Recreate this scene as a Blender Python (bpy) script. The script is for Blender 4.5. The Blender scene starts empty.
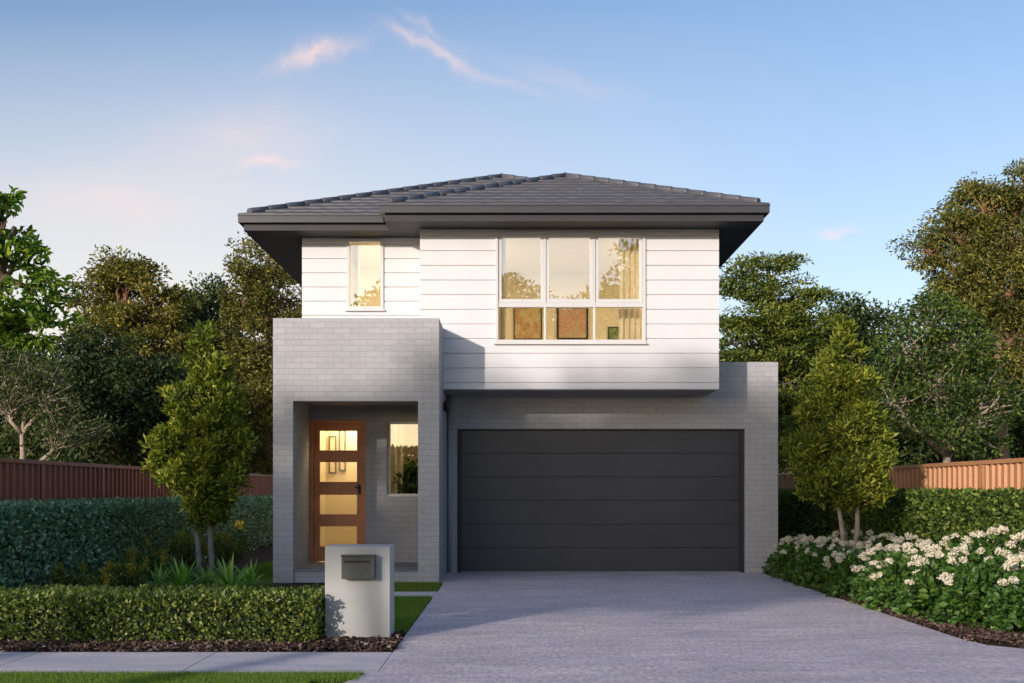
import bpy, math, random
import numpy as np
from mathutils import Vector

R = math.radians
S = bpy.context.scene
COL = S.collection
F = 1150.0; HZ = 490.0; EYE = 1.38          # lens in pixels, horizon row, eye height

def at(px, py, Y):                            # a photo point at distance Y -> metres
    return ((px - 512) * Y / F, Y, EYE + (HZ - py) * Y / F)

# ------------------------------------------------------------------ materials
def mat(name):
    m = bpy.data.materials.new(name); m.use_nodes = True
    nt = m.node_tree; nt.nodes.clear()
    return m, nt, nt.nodes, nt.links

def N(nt, typ, **kw):
    n = nt.nodes.new(typ)
    for k, v in kw.items():
        if k.startswith('i_'): n.inputs[k[2:].replace('_', ' ')].default_value = v
        else: setattr(n, k, v)
    return n

def out_principled(nt, rough=.6, spec=.4):
    p = N(nt, 'ShaderNodeBsdfPrincipled'); o = N(nt, 'ShaderNodeOutputMaterial')
    p.inputs['Roughness'].default_value = rough
    p.inputs['Specular IOR Level'].default_value = spec
    nt.links.new(p.outputs[0], o.inputs[0])
    return p, o

def ramp(nt, stops, fac=None):
    r = N(nt, 'ShaderNodeValToRGB')
    el = r.color_ramp.elements
    while len(el) < len(stops): el.new(.5)
    for e, (p, c) in zip(el, stops): e.position = p; e.color = (*c, 1)
    if fac is not None: nt.links.new(fac, r.inputs[0])
    return r

def noise(nt, scale, detail=4, rough=.55, vec=None, mapping=None, coord='Object'):
    n = N(nt, 'ShaderNodeTexNoise'); n.inputs['Scale'].default_value = scale
    n.inputs['Detail'].default_value = detail; n.inputs['Roughness'].default_value = rough
    if vec is None:
        if coord == 'World': vec = N(nt, 'ShaderNodeNewGeometry').outputs['Position']
        else: vec = N(nt, 'ShaderNodeTexCoord').outputs[coord]
    if mapping:
        mp = N(nt, 'ShaderNodeMapping'); mp.inputs['Scale'].default_value = mapping
        nt.links.new(vec, mp.inputs[0]); vec = mp.outputs[0]
    nt.links.new(vec, n.inputs['Vector'])
    return n

def bump(nt, p, height, strength=.3, dist=.01):
    b = N(nt, 'ShaderNodeBump'); b.inputs['Strength'].default_value = strength
    b.inputs['Distance'].default_value = dist
    nt.links.new(height, b.inputs['Height']); nt.links.new(b.outputs[0], p.inputs['Normal'])
    return b

def paint(name, c, rough=.5, var=.12, scale=3, spec=.4, bmp=0, bscale=200, metallic=0):
    m, nt, ns, L = mat(name); p, o = out_principled(nt, rough, spec)
    n = noise(nt, scale, 5, .6, coord='World')
    a = tuple(v * (1 - var) for v in c); b = tuple(min(1, v * (1 + var)) for v in c)
    L.new(ramp(nt, [(.3, a), (.7, b)], n.outputs[0]).outputs[0], p.inputs['Base Color'])
    p.inputs['Metallic'].default_value = metallic
    if bmp: bump(nt, p, noise(nt, bscale, 3, coord='World').outputs[0], bmp, .003)
    return m

def mixcol(nt, a, b, fac, mode='MIX'):
    x = N(nt, 'ShaderNodeMix', data_type='RGBA', blend_type=mode)
    for s, v in ((6, a), (7, b)):
        if isinstance(v, tuple): x.inputs[s].default_value = (*v, 1)
        else: nt.links.new(v, x.inputs[s])
    if isinstance(fac, (int, float)): x.inputs[0].default_value = fac
    else: nt.links.new(fac, x.inputs[0])
    return x.outputs[2]

def brick_mat():
    m, nt, ns, L = mat('grey_brick'); p, o = out_principled(nt, .8, .25)
    uv = N(nt, 'ShaderNodeUVMap')
    b = N(nt, 'ShaderNodeTexBrick'); L.new(uv.outputs[0], b.inputs['Vector'])
    b.offset = .5
    for k, v in (('Scale', 1), ('Brick Width', .24), ('Row Height', .086), ('Mortar Size', .006),
                 ('Mortar Smooth', .3), ('Bias', 0)): b.inputs[k].default_value = v
    b.inputs['Color1'].default_value = (.375, .38, .39, 1)
    b.inputs['Color2'].default_value = (.42, .424, .434, 1)
    b.inputs['Mortar'].default_value = (.31, .315, .325, 1)
    n1 = noise(nt, 1.1, 4, coord='World'); n2 = noise(nt, 40, 5, .7, coord='World')
    r1 = ramp(nt, [(.3, (.93, .93, .94)), (.7, (1.04, 1.035, 1.03))], n1.outputs[0])
    r2 = ramp(nt, [(.3, (.92, .92, .92)), (.7, (1.06, 1.06, 1.06))], n2.outputs[0])
    c = mixcol(nt, b.outputs[0], r1.outputs[0], 1, 'MULTIPLY')
    c = mixcol(nt, c, r2.outputs[0], 1, 'MULTIPLY')
    L.new(c, p.inputs['Base Color'])
    inv = N(nt, 'ShaderNodeMath', operation='SUBTRACT'); inv.inputs[0].default_value = 1
    L.new(b.outputs['Fac'], inv.inputs[1])
    ad = N(nt, 'ShaderNodeMath', operation='MULTIPLY_ADD'); L.new(n2.outputs[0], ad.inputs[0])
    ad.inputs[1].default_value = .35; L.new(inv.outputs[0], ad.inputs[2])
    bump(nt, p, ad.outputs[0], .3, .004)
    return m

def leaf_mat(name, stops, trans=.32, rough=.5, spec=.3):
    m, nt, ns, L = mat(name)
    p = N(nt, 'ShaderNodeBsdfPrincipled'); o = N(nt, 'ShaderNodeOutputMaterial')
    p.inputs['Roughness'].default_value = rough; p.inputs['Specular IOR Level'].default_value = spec
    a = N(nt, 'ShaderNodeAttribute', attribute_name='tint')
    r = ramp(nt, stops, a.outputs['Fac'])
    t = N(nt, 'ShaderNodeBsdfTranslucent')
    L.new(r.outputs[0], p.inputs['Base Color'])
    tc = mixcol(nt, r.outputs[0], (1.0, 1.15, .45), 1, 'MULTIPLY'); 
    tc = mixcol(nt, tc, (2, 2, 2), 1, 'MULTIPLY')
    L.new(tc, t.inputs[0])
    mx = N(nt, 'ShaderNodeMixShader'); mx.inputs[0].default_value = trans
    L.new(p.outputs[0], mx.inputs[1]); L.new(t.outputs[0], mx.inputs[2]); L.new(mx.outputs[0], o.inputs[0])
    return m

def glass_mat(name, refl, tint=(1, 1, 1), rough=0.0, rtint=(1, 1, 1)):
    m, nt, ns, L = mat(name)
    t = N(nt, 'ShaderNodeBsdfTransparent'); t.inputs[0].default_value = (*tint, 1)
    g = N(nt, 'ShaderNodeBsdfGlossy'); g.inputs['Roughness'].default_value = rough
    g.inputs[0].default_value = (*rtint, 1)
    mx = N(nt, 'ShaderNodeMixShader'); mx.inputs[0].default_value = refl
    o = N(nt, 'ShaderNodeOutputMaterial')
    L.new(t.outputs[0], mx.inputs[1]); L.new(g.outputs[0], mx.inputs[2]); L.new(mx.outputs[0], o.inputs[0])
    return m

def concrete_mat(name, a, b, speck=.35, bscale=160):
    m, nt, ns, L = mat(name); p, o = out_principled(nt, .8, .3)
    n1 = noise(nt, .9, 5, .6, coord='World'); n2 = noise(nt, bscale * .17, 6, .9, coord='World', mapping=(1, .35, 1))
    n3 = noise(nt, 2.6, 8, .75, coord='World', mapping=(.35, 1.5, 1))
    c = ramp(nt, [(.3, a), (.7, b)], n1.outputs[0]).outputs[0]
    r2 = ramp(nt, [(.32, (1 - speck,) * 3), (.68, (1 + speck,) * 3)], n2.outputs[0])
    r3 = ramp(nt, [(.34, (.74, .79, .87)), (.66, (1.2, 1.14, 1.12))], n3.outputs[0])
    c = mixcol(nt, c, r2.outputs[0], 1, 'MULTIPLY'); c = mixcol(nt, c, r3.outputs[0], 1, 'MULTIPLY')
    L.new(c, p.inputs['Base Color']); bump(nt, p, n2.outputs[0], .5, .006)
    return m

def wood_mat(name, a, b):
    m, nt, ns, L = mat(name); p, o = out_principled(nt, .42, .4)
    n = noise(nt, 6, 6, .65, coord='World', mapping=(18, 18, .9))
    n2 = noise(nt, 1.5, 3, coord='World')
    c = ramp(nt, [(.3, a), (.7, b)], n.outputs[0]).outputs[0]
    r = ramp(nt, [(.35, (.8, .76, .72)), (.65, (1.15, 1.1, 1.05))], n2.outputs[0])
    L.new(mixcol(nt, c, r.outputs[0], 1, 'MULTIPLY'), p.inputs['Base Color'])
    bump(nt, p, n.outputs[0], .15, .003)
    return m

def picture_mat(name, cols, scale):
    m, nt, ns, L = mat(name); p, o = out_principled(nt, .6, .3)
    n = noise(nt, scale, 5, .6, coord='World')
    st = [(.25 + .5 * i / (len(cols) - 1), c) for i, c in enumerate(cols)]
    L.new(ramp(nt, st, n.outputs[0]).outputs[0], p.inputs['Base Color'])
    return m

M = {}
M['brick'] = brick_mat()
M['white'] = paint('white_weatherboard', (.66, .66, .67), .5, .03, 2)
M['frame'] = paint('white_window_frame', (.60, .60, .59), .35, .03)
M['charcoal'] = paint('charcoal_gutter', (.052, .052, .058), .4, .1)
M['soffit'] = paint('charcoal_soffit', (.035, .034, .038), .6, .1)
M['garage'] = paint('garage_charcoal', (.046, .046, .055), .36, .10, 1.2, .5)
M['garage_frame'] = paint('garage_frame', (.028, .028, .032), .5, .1)
M['render_'] = paint('pale_render', (.41, .415, .40), .8, .07, 2.5, bmp=.25, bscale=90)
M['box'] = paint('letterbox_metal', (.065, .07, .062), .45, .06)
M['black'] = paint('black_metal', (.012, .012, .013), .4, .05)
M['interior'] = paint('interior_plaster', (.74, .66, .48), .8, .04)
M['interior_up'] = paint('bedroom_plaster', (.72, .66, .52), .8, .04)
M['ceiling'] = paint('porch_ceiling', (.30, .30, .31), .8, .04)
M['curtain'] = paint('linen_curtain', (.76, .68, .52), .9, .05)
M['bark_pale'] = paint('pale_bark', (.34, .28, .22), .85, .3, 9, .2, .6, 40)
M['bark_grey'] = paint('grey_bark', (.24, .22, .2), .85, .3, 9, .2, .6, 40)
M['bark_brown'] = paint('brown_bark', (.10, .07, .05), .9, .3, 9, .2, .6, 40)
M['bark_red'] = paint('reddish_bark', (.21, .12, .08), .9, .3, 9, .2, .6, 40)
M['hedge_shade'] = paint('hedge_shade_core', (.012, .02, .008), .9, .4, 20)  # near-black colour stands in for the shade between hedge leaves
M['soil'] = paint('soil', (.05, .033, .024), .95, .4, 30, .1, .8, 60)
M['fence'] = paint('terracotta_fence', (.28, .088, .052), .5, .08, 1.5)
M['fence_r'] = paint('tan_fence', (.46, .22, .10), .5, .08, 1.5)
M['wood'] = wood_mat('cedar_door', (.56, .20, .085), (.76, .34, .155))
M['glass'] = glass_mat('window_glass', .2, (1, .98, .93))
M['glass_door'] = glass_mat('door_glass', .14, (1, .96, .82), .15)
M['drive'] = concrete_mat('exposed_aggregate', (.49, .43, .435), (.62, .54, .545), .5)
M['path'] = concrete_mat('footpath_concrete', (.52, .47, .475), (.60, .55, .55), .16)
M['kerb'] = concrete_mat('kerb_concrete', (.33, .32, .31), (.4, .39, .37), .15)
M['road'] = concrete_mat('asphalt', (.045, .045, .048), (.06, .06, .062), .5)
M['tile'] = paint('roof_tile', (.075, .075, .085), .42, .25, 5, .5, .2, 60)
M['cap'] = paint('ridge_tile', (.11, .11, .12), .38, .2, 5, .5, .2, 60)
M['step'] = concrete_mat('porch_tile', (.2, .2, .21), (.25, .25, .26), .1)
M['joint'] = paint('joint_dark', (.07, .065, .07), .9, .1)
M['petal'] = leaf_mat('petals', [(0, (0.52, 0.44, 0.33)), (0.5, (0.7, 0.63, 0.52)), (1, (0.76, 0.71, 0.64))], .15, .7, .2)
M['pot'] = paint('white_pot', (.5, .48, .44), .6, .05)

G = lambda *c: c
M['l_hedge'] = leaf_mat('hedge_leaves', [(0, (0.015, 0.034, 0.007)), (0.5, (0.1, 0.145, 0.026)), (1, (0.34, 0.36, 0.08))], .25, .4, .45)
M['l_tall'] = leaf_mat('tall_hedge_leaves', [(0, (0.02, 0.06, 0.04)), (0.5, (0.12, 0.24, 0.15)), (1, (0.42, 0.58, 0.36))], .15, .32, .6)  # bluish shade and bright leaf glints are put into these colours
M['l_right'] = leaf_mat('right_hedge_leaves', [(0, (0.012, 0.034, 0.008)), (0.5, (0.07, 0.12, 0.02)), (1, (0.28, 0.33, 0.065))], .2, .5, .25)
M['l_layer'] = leaf_mat('layered_tree_leaves', [(0, (0.02, 0.042, 0.01)), (0.5, (0.11, 0.15, 0.028)), (1, (0.34, 0.35, 0.065))], .25)
M['l_tree'] = leaf_mat('young_tree_leaves', [(0, (0.025, 0.046, 0.007)), (0.5, (0.135, 0.175, 0.024)), (1, (0.42, 0.41, 0.06))], .32)
M['l_bright'] = leaf_mat('broad_leaves', [(0, (0.03, 0.075, 0.014)), (0.5, (0.13, 0.22, 0.032)), (1, (0.4, 0.46, 0.07))], .4)
M['l_gold'] = leaf_mat('golden_leaves', [(0, (0.045, 0.05, 0.014)), (0.5, (0.17, 0.155, 0.036)), (1, (0.45, 0.36, 0.075))], .3)  # brighter stops also carry warm sunlit highlights
M['l_dark'] = leaf_mat('dark_leaves', [(0, (0.01, 0.022, 0.01)), (0.5, (0.033, 0.056, 0.019)), (1, (0.11, 0.14, 0.04))], .25)
M['l_olive'] = leaf_mat('olive_leaves', [(0, (0.032, 0.04, 0.012)), (0.5, (0.11, 0.11, 0.028)), (1, (0.31, 0.27, 0.06))], .28)  # bright stop raised to paint in sunlit highlights
M['l_mid'] = leaf_mat('mid_green_leaves', [(0, (0.018, 0.042, 0.012)), (0.5, (0.075, 0.125, 0.028)), (1, (0.26, 0.31, 0.06))], .3)
M['l_grey'] = leaf_mat('grey_green_leaves', [(0, (0.03, 0.048, 0.022)), (0.5, (0.075, 0.1, 0.04)), (1, (0.18, 0.2, 0.075))], .3)
M['l_gum'] = leaf_mat('gum_leaves', [(0, (0.035, 0.048, 0.012)), (0.5, (0.13, 0.14, 0.034)), (1, (0.36, 0.31, 0.068))], .3)  # bright stop holds painted warm sun on the crown
M['l_flower'] = leaf_mat('hydrangea_leaves', [(0, (0.018, 0.05, 0.01)), (0.5, (0.07, 0.15, 0.026)), (1, (0.2, 0.3, 0.065))], .3, .45, .4)
M['l_strap'] = leaf_mat('strap_leaves', [(0, (0.07, 0.17, 0.04)), (0.5, (0.16, 0.32, 0.06)), (1, (0.5, 0.55, 0.16))], .35, .4, .4)
M['l_yellow'] = leaf_mat('yellow_tips', [(0, (.12, .15, .02)), (.5, (.32, .26, .03)), (1, (.5, .38, .05))], .3)
M['grass'] = leaf_mat('lawn_blades', [(0, (0.05, 0.1, 0.015)), (0.5, (0.13, 0.22, 0.03)), (1, (0.3, 0.34, 0.08))], .35)
M['ground'] = paint('ground_grass', (.035, .055, .016), .95, .3, 6, .1)
def chip_mat():
    m, nt, ns, L = mat('bark_chips'); p, o = out_principled(nt, .85, .2)
    a = N(nt, 'ShaderNodeAttribute', attribute_name='tint')
    L.new(ramp(nt, [(0, (.035, .022, .018)), (.6, (.15, .095, .075)), (1, (.42, .33, .28))], a.outputs['Fac']).outputs[0], p.inputs['Base Color'])
    return m
M['chips'] = chip_mat()

# ------------------------------------------------------------------ object helpers
def props(o, label=None, cat=None, group=None, kind=None):
    if label: o['label'] = label
    if cat: o['category'] = cat
    if group: o['group'] = group
    if kind: o['kind'] = kind
    return o

def thing(name, loc, label, cat, group=None):
    o = bpy.data.objects.new(name, None); COL.objects.link(o)
    o.empty_display_size = .2; o.location = loc
    return props(o, label, cat, group)

def wloc(o):
    v = Vector((0, 0, 0))
    while o is not None: v += o.location; o = o.parent
    return v

def link_mesh(name, me, m, parent=None, loc=None):
    o = bpy.data.objects.new(name, me); COL.objects.link(o)
    if m is not None: me.materials.append(m)
    if parent is not None: o.parent = parent
    if loc is not None: o.location = loc
    return o

class MB:
    def __init__(s): s.v = []; s.f = []; s.sm = []
    def box(s, x0, x1, y0, y1, z0, z1):
        b = len(s.v)
        s.v += [(x0, y0, z0), (x1, y0, z0), (x1, y1, z0), (x0, y1, z0), (x0, y0, z1), (x1, y0, z1), (x1, y1, z1), (x0, y1, z1)]
        for q in ((0, 3, 2, 1), (4, 5, 6, 7), (0, 1, 5, 4), (1, 2, 6, 5), (2, 3, 7, 6), (3, 0, 4, 7)):
            s.f.append(tuple(b + i for i in q)); s.sm.append(False)
        return s
    def poly(s, pts, smooth=False):
        b = len(s.v); s.v += [tuple(p) for p in pts]; s.f.append(tuple(range(b, b + len(pts)))); s.sm.append(smooth); return s
    def tube(s, pts, rad, seg=6, cap=True):
        pts = [Vector(p) for p in pts]; rings = []
        up = Vector((.13, .31, 1)).normalized()
        for i, p in enumerate(pts):
            d = (pts[min(i + 1, len(pts) - 1)] - pts[max(i - 1, 0)]).normalized()
            a = d.cross(up)
            if a.length < .05: a = d.cross(Vector((1, 0, 0)))
            a.normalize(); c = d.cross(a)
            b = len(s.v); rings.append(b)
            for k in range(seg):
                t = 2 * math.pi * k / seg
                s.v.append(tuple(p + (a * math.cos(t) + c * math.sin(t)) * rad[i]))
        for i in range(len(rings) - 1):
            for k in range(seg):
                k2 = (k + 1) % seg
                s.f.append((rings[i] + k, rings[i] + k2, rings[i + 1] + k2, rings[i + 1] + k)); s.sm.append(True)
        if cap:
            s.f.append(tuple(rings[0] + k for k in range(seg))[::-1]); s.sm.append(False)
            s.f.append(tuple(rings[-1] + k for k in range(seg))); s.sm.append(False)
        return s
    def slab(s, pts, z0, z1):
        n = len(pts); b = len(s.v)
        s.v += [(x, y, z0) for x, y in pts] + [(x, y, z1) for x, y in pts]
        s.f.append(tuple(b + i for i in range(n))[::-1]); s.f.append(tuple(b + n + i for i in range(n))); s.sm += [False, False]
        for i in range(n):
            j = (i + 1) % n; s.f.append((b + i, b + j, b + n + j, b + n + i)); s.sm.append(False)
        return s
    def build(s, name, m, parent=None, bevel=0, base=None):
        me = bpy.data.meshes.new(name)
        off = wloc(parent) if parent is not None else Vector(base if base else (0, 0, 0))
        vs = [(x - off.x, y - off.y, z - off.z) for x, y, z in s.v]
        me.from_pydata(vs, [], s.f); me.update()
        me.polygons.foreach_set('use_smooth', s.sm)
        uv = me.uv_layers.new(name='UVMap')
        for p in me.polygons:
            n = p.normal; ax = 0 if abs(n.x) > max(abs(n.y), abs(n.z)) else (1 if abs(n.y) > abs(n.z) else 2)
            for li in p.loop_indices:
                x, y, z = s.v[me.loops[li].vertex_index]
                uv.data[li].uv = ((y, z), (x, z), (x, y))[ax]
        o = link_mesh(name, me, m, parent)
        if parent is None: o.location = off
        if bevel:
            b = o.modifiers.new('bevel', 'BEVEL'); b.width = bevel; b.segments = 2; b.limit_method = 'ANGLE'
        return o

def leaf_mesh(name, C, D, Nrm, Lg, Wd, tint, shape='diamond', fold=.18):
    """C centre/base, D direction along the leaf, Nrm normal, one small folded leaf each"""
    n = len(C)
    D = D / np.maximum(np.linalg.norm(D, axis=1, keepdims=True), 1e-6)
    Sd = np.cross(D, Nrm); Sd /= np.maximum(np.linalg.norm(Sd, axis=1, keepdims=True), 1e-6)
    U = np.cross(Sd, D)
    Lg = np.broadcast_to(np.asarray(Lg, float).reshape(-1, 1), (n, 1)); Wd = np.broadcast_to(np.asarray(Wd, float).reshape(-1, 1), (n, 1))
    if shape == 'diamond':
        P = [C, C + D * Lg * .45 + Sd * Wd * .5 + U * Lg * fold, C + D * Lg, C + D * Lg * .45 - Sd * Wd * .5 + U * Lg * fold]
        F_ = [(0, 1, 2), (0, 2, 3)]
    elif shape == 'blade':
        P = [C - Sd * Wd * .5, C + Sd * Wd * .5, C + D * Lg]
        F_ = [(0, 1, 2)]
    else:
        P = [C, C + D * Lg * .3 + Sd * Wd * .48 + U * Lg * fold, C + D * Lg * .7 + Sd * Wd * .42 + U * Lg * fold * .6, C + D * Lg - U * Lg * .08,
             C + D * Lg * .7 - Sd * Wd * .42 + U * Lg * fold * .6, C + D * Lg * .3 - Sd * Wd * .48 + U * Lg * fold]
        F_ = [(0, 1, 2, 3), (0, 3, 4, 5)]
    k = len(P); V = np.stack(P, 1).reshape(-1, 3)
    idx = (np.arange(n) * k)[:, None, None] + np.array(F_)[None]
    idx = idx.reshape(-1); fl = len(F_[0]); nf = n * len(F_)
    me = bpy.data.meshes.new(name)
    me.vertices.add(len(V)); me.vertices.foreach_set('co', V.astype(np.float32).ravel())
    me.loops.add(len(idx)); me.loops.foreach_set('vertex_index', idx.astype(np.int32))
    me.polygons.add(nf); me.polygons.foreach_set('loop_start', (np.arange(nf) * fl).astype(np.int32))
    me.polygons.foreach_set('loop_total', np.full(nf, fl, np.int32))
    a = me.attributes.new('tint', 'FLOAT', 'POINT')
    a.data.foreach_set('value', np.repeat(np.clip(tint, 0, 1), k).astype(np.float32))
    me.update(calc_edges=True); me.validate()
    return me

def unit(rng, n):
    v = rng.normal(size=(n, 3)); return v / np.linalg.norm(v, axis=1, keepdims=True)

def leaves_clumps(rng, centers, rad, per, flat, up, Lg, Wd, base_t, out_from=None, shape='diamond', name='leaves', droop=0., core=1.0):
    nC = len(centers); n = nC * per
    cc = np.repeat(centers, per, 0); rr = np.repeat(rad, per)[:, None]
    d = unit(rng, n); q = rng.random((n, 1)) ** .45 * core
    off = d * q * rr; off[:, 2] *= flat
    C = cc + off
    D = off / np.maximum(rr, 1e-3) + unit(rng, n) * .7; D[:, 2] -= droop
    Nn = unit(rng, n) * .5 + d * .55 + np.array([0, 0, up * .8])
    ct = np.repeat(rng.normal(0, .13, nC), per)
    t = base_t + ct + rng.normal(0, .22, n)
    sc = rng.uniform(.65, 1.3, n)
    return leaf_mesh(name, C, D, Nn, Lg * sc, Wd * sc, t, shape)

def grow_tree(name, label, cat, base, lobes, m_leaf, m_bark, seed, trunk_r=.2, nclump=30, per=110, cr=.55, Lg=.16, Wd=.09,
              flat=.6, up=.6, group=None, base_t=.45, limbs=.6, droop=0., shell=.55, trunks=1, shape='diamond', limb_r=1.):
    """lobes: (x,y,z, rx,ry,rz) in metres. One trunk with limbs, one crown of leaf clumps."""
    rng = np.random.default_rng(seed)
    t = thing(name, base, label, cat, group); B = np.array(base, float)
    lob = np.array(lobes, float); vol = (lob[:, 3] * lob[:, 4] * lob[:, 5]) ** .66
    cnt = np.maximum(3, (nclump * len(lob) * vol / vol.sum()).astype(int))
    mb = MB(); cens = []; rads = []
    top = lob[:, 2].max() - (1.0 if trunks > 1 else lob[:, 5].mean() * .6); mid = lob[:, :3].mean(0)
    # trunk
    for k in range(trunks):
        o = np.array([rng.normal(0, .05) + (k - (trunks - 1) / 2) * .22, 0, 0]) if trunks > 1 else np.zeros(3)
        pts = []; n = 7
        tgt = np.array([mid[0], mid[1], top]) + o * 1.5
        for i in range(n + 1):
            f = i / n; p = B + o * (1 + f) + (tgt - B - o) * f * np.array([f ** .6, f ** .6, 1]) + rng.normal(0, .03 * (tgt[2] - B[2]) * .3, 3) * (0 < i < n)
            pts.append(p)
        pts[0] = B + o - np.array([0, 0, .1])
        mb.tube(pts, [trunk_r * (1.15 - 1.0 * (i / n) ** .8) + .01 for i in range(n + 1)], 8)
        if k == 0: tp = np.array(pts)
    for l, c in zip(lob, cnt):
        L0 = l[:3]; rr = l[3:]
        j = np.searchsorted(tp[:, 2], max(B[2] + .3, L0[2] - rr[2] * 1.1 - np.hypot(*(L0[:2] - mid[:2])) * .5)); j = min(max(j, 1), len(tp) - 2)
        st = tp[j]; r0 = trunk_r * .5 * limb_r
        mdl = st * .45 + L0 * .55 + np.array([0, 0, -.15 * rr[2]]) + rng.normal(0, .08 * rr[0], 3)
        mb.tube([st, mdl, L0], [r0, r0 * .7, r0 * .42], 6)
        d = unit(rng, c); q = (shell + (1 - shell) * rng.random(c)) * rng.uniform(.75, 1.12, c)
        cc = L0 + d * rr * q[:, None]
        for p in cc:
            cens.append(p); rads.append(cr * rng.uniform(.6, 1.25))
            if rng.random() < limbs:
                u = rng.random(); s0 = mdl * (1 - u) + L0 * u
                m2 = s0 * .5 + p * .5 + rng.normal(0, .1 * np.linalg.norm(p - s0), 3)
                mb.tube([s0, m2, p], [r0 * .34, r0 * .2, .008], 4, False)
    mb.build('trunk', m_bark, t)
    cens = np.array(cens); rads = np.array(rads)
    me = leaves_clumps(rng, cens - B, rads, per, flat, up, Lg, Wd, base_t, droop=droop, name='crown', shape=shape)
    link_mesh('crown', me, m_leaf, t)
    return t

def px_lobes(Y, lst, depth=1.0):
    s = Y / F; out = []
    for e in lst:
        px, py, rx, rz = e[:4]; dy = e[4] if len(e) > 4 else 0
        x, y, z = at(px, py, Y); out.append((x, y + dy, z, rx * s, (rx + rz) * .5 * s * depth, rz * s))
    return out

# ------------------------------------------------------------------ the setting
mb = MB(); n = 24; E = 700.
mb.poly([(-E, -E, -.06), (E, -E, -.06), (E, E, -.06), (-E, E, -.06)])
props(mb.build('ground', M['ground']), kind='structure')
mb = MB(); mb.box(-60, 60, -2.6, 5.4, -.30, -.12)
props(mb.build('road', M['road']), kind='structure')
mb = MB(); mb.box(-60, 60, 5.4, 5.62, -.30, 0.0); mb.box(-60, 60, -2.82, -2.6, -.3, 0.0)
props(mb.build('kerb', M['kerb'], bevel=.02), kind='structure')
mb = MB(); mb.slab([(-60, 5.62), (-2.3, 5.62), (-1.55, 7.3), (-1.24, 8.2), (-1.12, 8.55), (-1.09, 8.66), (-60, 8.66)], -.1, -.012)
props(mb.build('verge_soil', M['ground']), kind='structure')
# garden soil and lawn bases
mb = MB(); mb.box(-60, -1.012, 9.80, 14.78, -.1, -.01); mb.box(-60, -1.012, 15.58, 60, -.1, -.01); mb.box(-60, -1.72, 14.78, 15.58, -.1, -.01)
mb.box(4.15, 60, 9.80, 60, -.1, -.01)
props(mb.build('garden_soil', M['soil']), kind='structure')
# footpath with joints every 1.5 m
mb = MB(); x = -1.02 - .0
xs = [-1.02] + [-2.52 - 1.5 * k for k in range(30)]
for a, b in zip(xs[:-1], xs[1:]): mb.box(b + .007, a - .0, 8.66, 9.80, -.1, 0.0)
props(mb.build('footpath', M['path'], bevel=.004), kind='structure')
mb = MB(); mb.box(-46, -1.03, 8.67, 9.79, -.1, -.012)
props(mb.build('footpath_joint', M['joint']), kind='structure')
mb = MB(); mb.box(4.9, 60, 8.66, 9.80, -.1, 0.0)
props(mb.build('footpath', M['path']), kind='structure')
mb = MB()
mb.slab([(-1.01, 15.185), (-1.01, 8.70), (-1.09, 8.62), (-1.2, 8.2), (-1.5, 7.3), (-2.2, 5.62), (5.6, 5.62), (4.9, 7.6), (4.9, 9.76), (4.5, 9.9), (4.22, 10.2), (4.15, 10.6), (4.15, 15.185)], -.1, .004)
mb.slab([(-1.081, 19.168), (-1.081, 17.08), (-1.01, 17.0), (-1.01, 15.2), (4.15, 15.2), (4.15, 19.168)], -.1, .004)
props(mb.build('driveway', M['drive']), kind='structure')
mb = MB(); mb.box(-1.72, -1.018, 14.80, 15.56, -.08, .006)
props(mb.build('path', M['path'], bevel=.006), kind='structure')

# bark chips
def chips(name, regions, n, seed, label):
    rng = np.random.default_rng(seed); A = np.array([(r[1] - r[0]) * (r[3] - r[2]) for r in regions]); pick = rng.choice(len(regions), n, p=A / A.sum())
    rg = np.array(regions)[pick]; C = np.zeros((n, 3))
    C[:, 0] = rng.uniform(rg[:, 0], rg[:, 1]); C[:, 1] = rng.uniform(rg[:, 2], rg[:, 3])
    C[:, 2] = rng.uniform(0, .035, n)
    D = unit(rng, n); D[:, 2] *= .35; Nn = unit(rng, n) * .5 + [0, 0, .8]
    me = leaf_mesh(name, C, D, Nn, rng.uniform(.025, .06, n), rng.uniform(.015, .035, n), rng.beta(1.6, 2.6, n), 'hex', .12)
    o = link_mesh(name, me, M['chips']); props(o, label, 'mulch', kind='stuff'); return o
chips('bark_mulch', [(-5.5, -1.02, 9.83, 10.55), (-1.75, -1.03, 9.83, 11.0)], 12000, 3, 'brown bark chips along the foot of the low front hedge and letterbox')
chips('bark_mulch', [(4.17, 4.75, 10.4, 19.1), (4.45, 7, 9.80, 10.9)], 15000, 4, 'dark bark chips along the driveway edge under the white flowers')

def blades(name, regions, dens, h, seed, label, w=.004):
    rng = np.random.default_rng(seed); Cs = []
    for (x0, x1, y0, y1) in regions:
        k = int((x1 - x0) * (y1 - y0) * dens); Cs.append(np.stack([rng.uniform(x0, x1, k), rng.uniform(y0, y1, k), np.full(k, -.012)], 1))
    C = np.concatenate(Cs); n = len(C)
    D = unit(rng, n) * .45; D[:, 2] = 1
    me = leaf_mesh(name, C, D, unit(rng, n), rng.uniform(.5, 1.2, n) * h, w, rng.normal(.45, .22, n), 'blade')
    o = link_mesh(name, me, M['grass']); props(o, label, 'grass', kind='stuff'); return o
blades('verge_grass', [(-5.5, -1.45, 7.9, 8.65), (-1.45, -1.12, 8.3, 8.65)], 22000, .045, 5, 'strip of mown green grass between footpath and street', .005)
blades('lawn', [(-1.72, -1.03, 11.0, 14.77), (-2.3, -1.03, 15.6, 17.0)], 12000, .05, 6, 'small green lawn patches beside the driveway behind the letterbox', .007)
blades('lawn', [(-4.6, -3.56, 15.0, 22), (-6.0, -4.6, 15., 17)], 5000, .06, 7, 'shaded green lawn left of the porch between shrubs and brick wall', .009)

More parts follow.
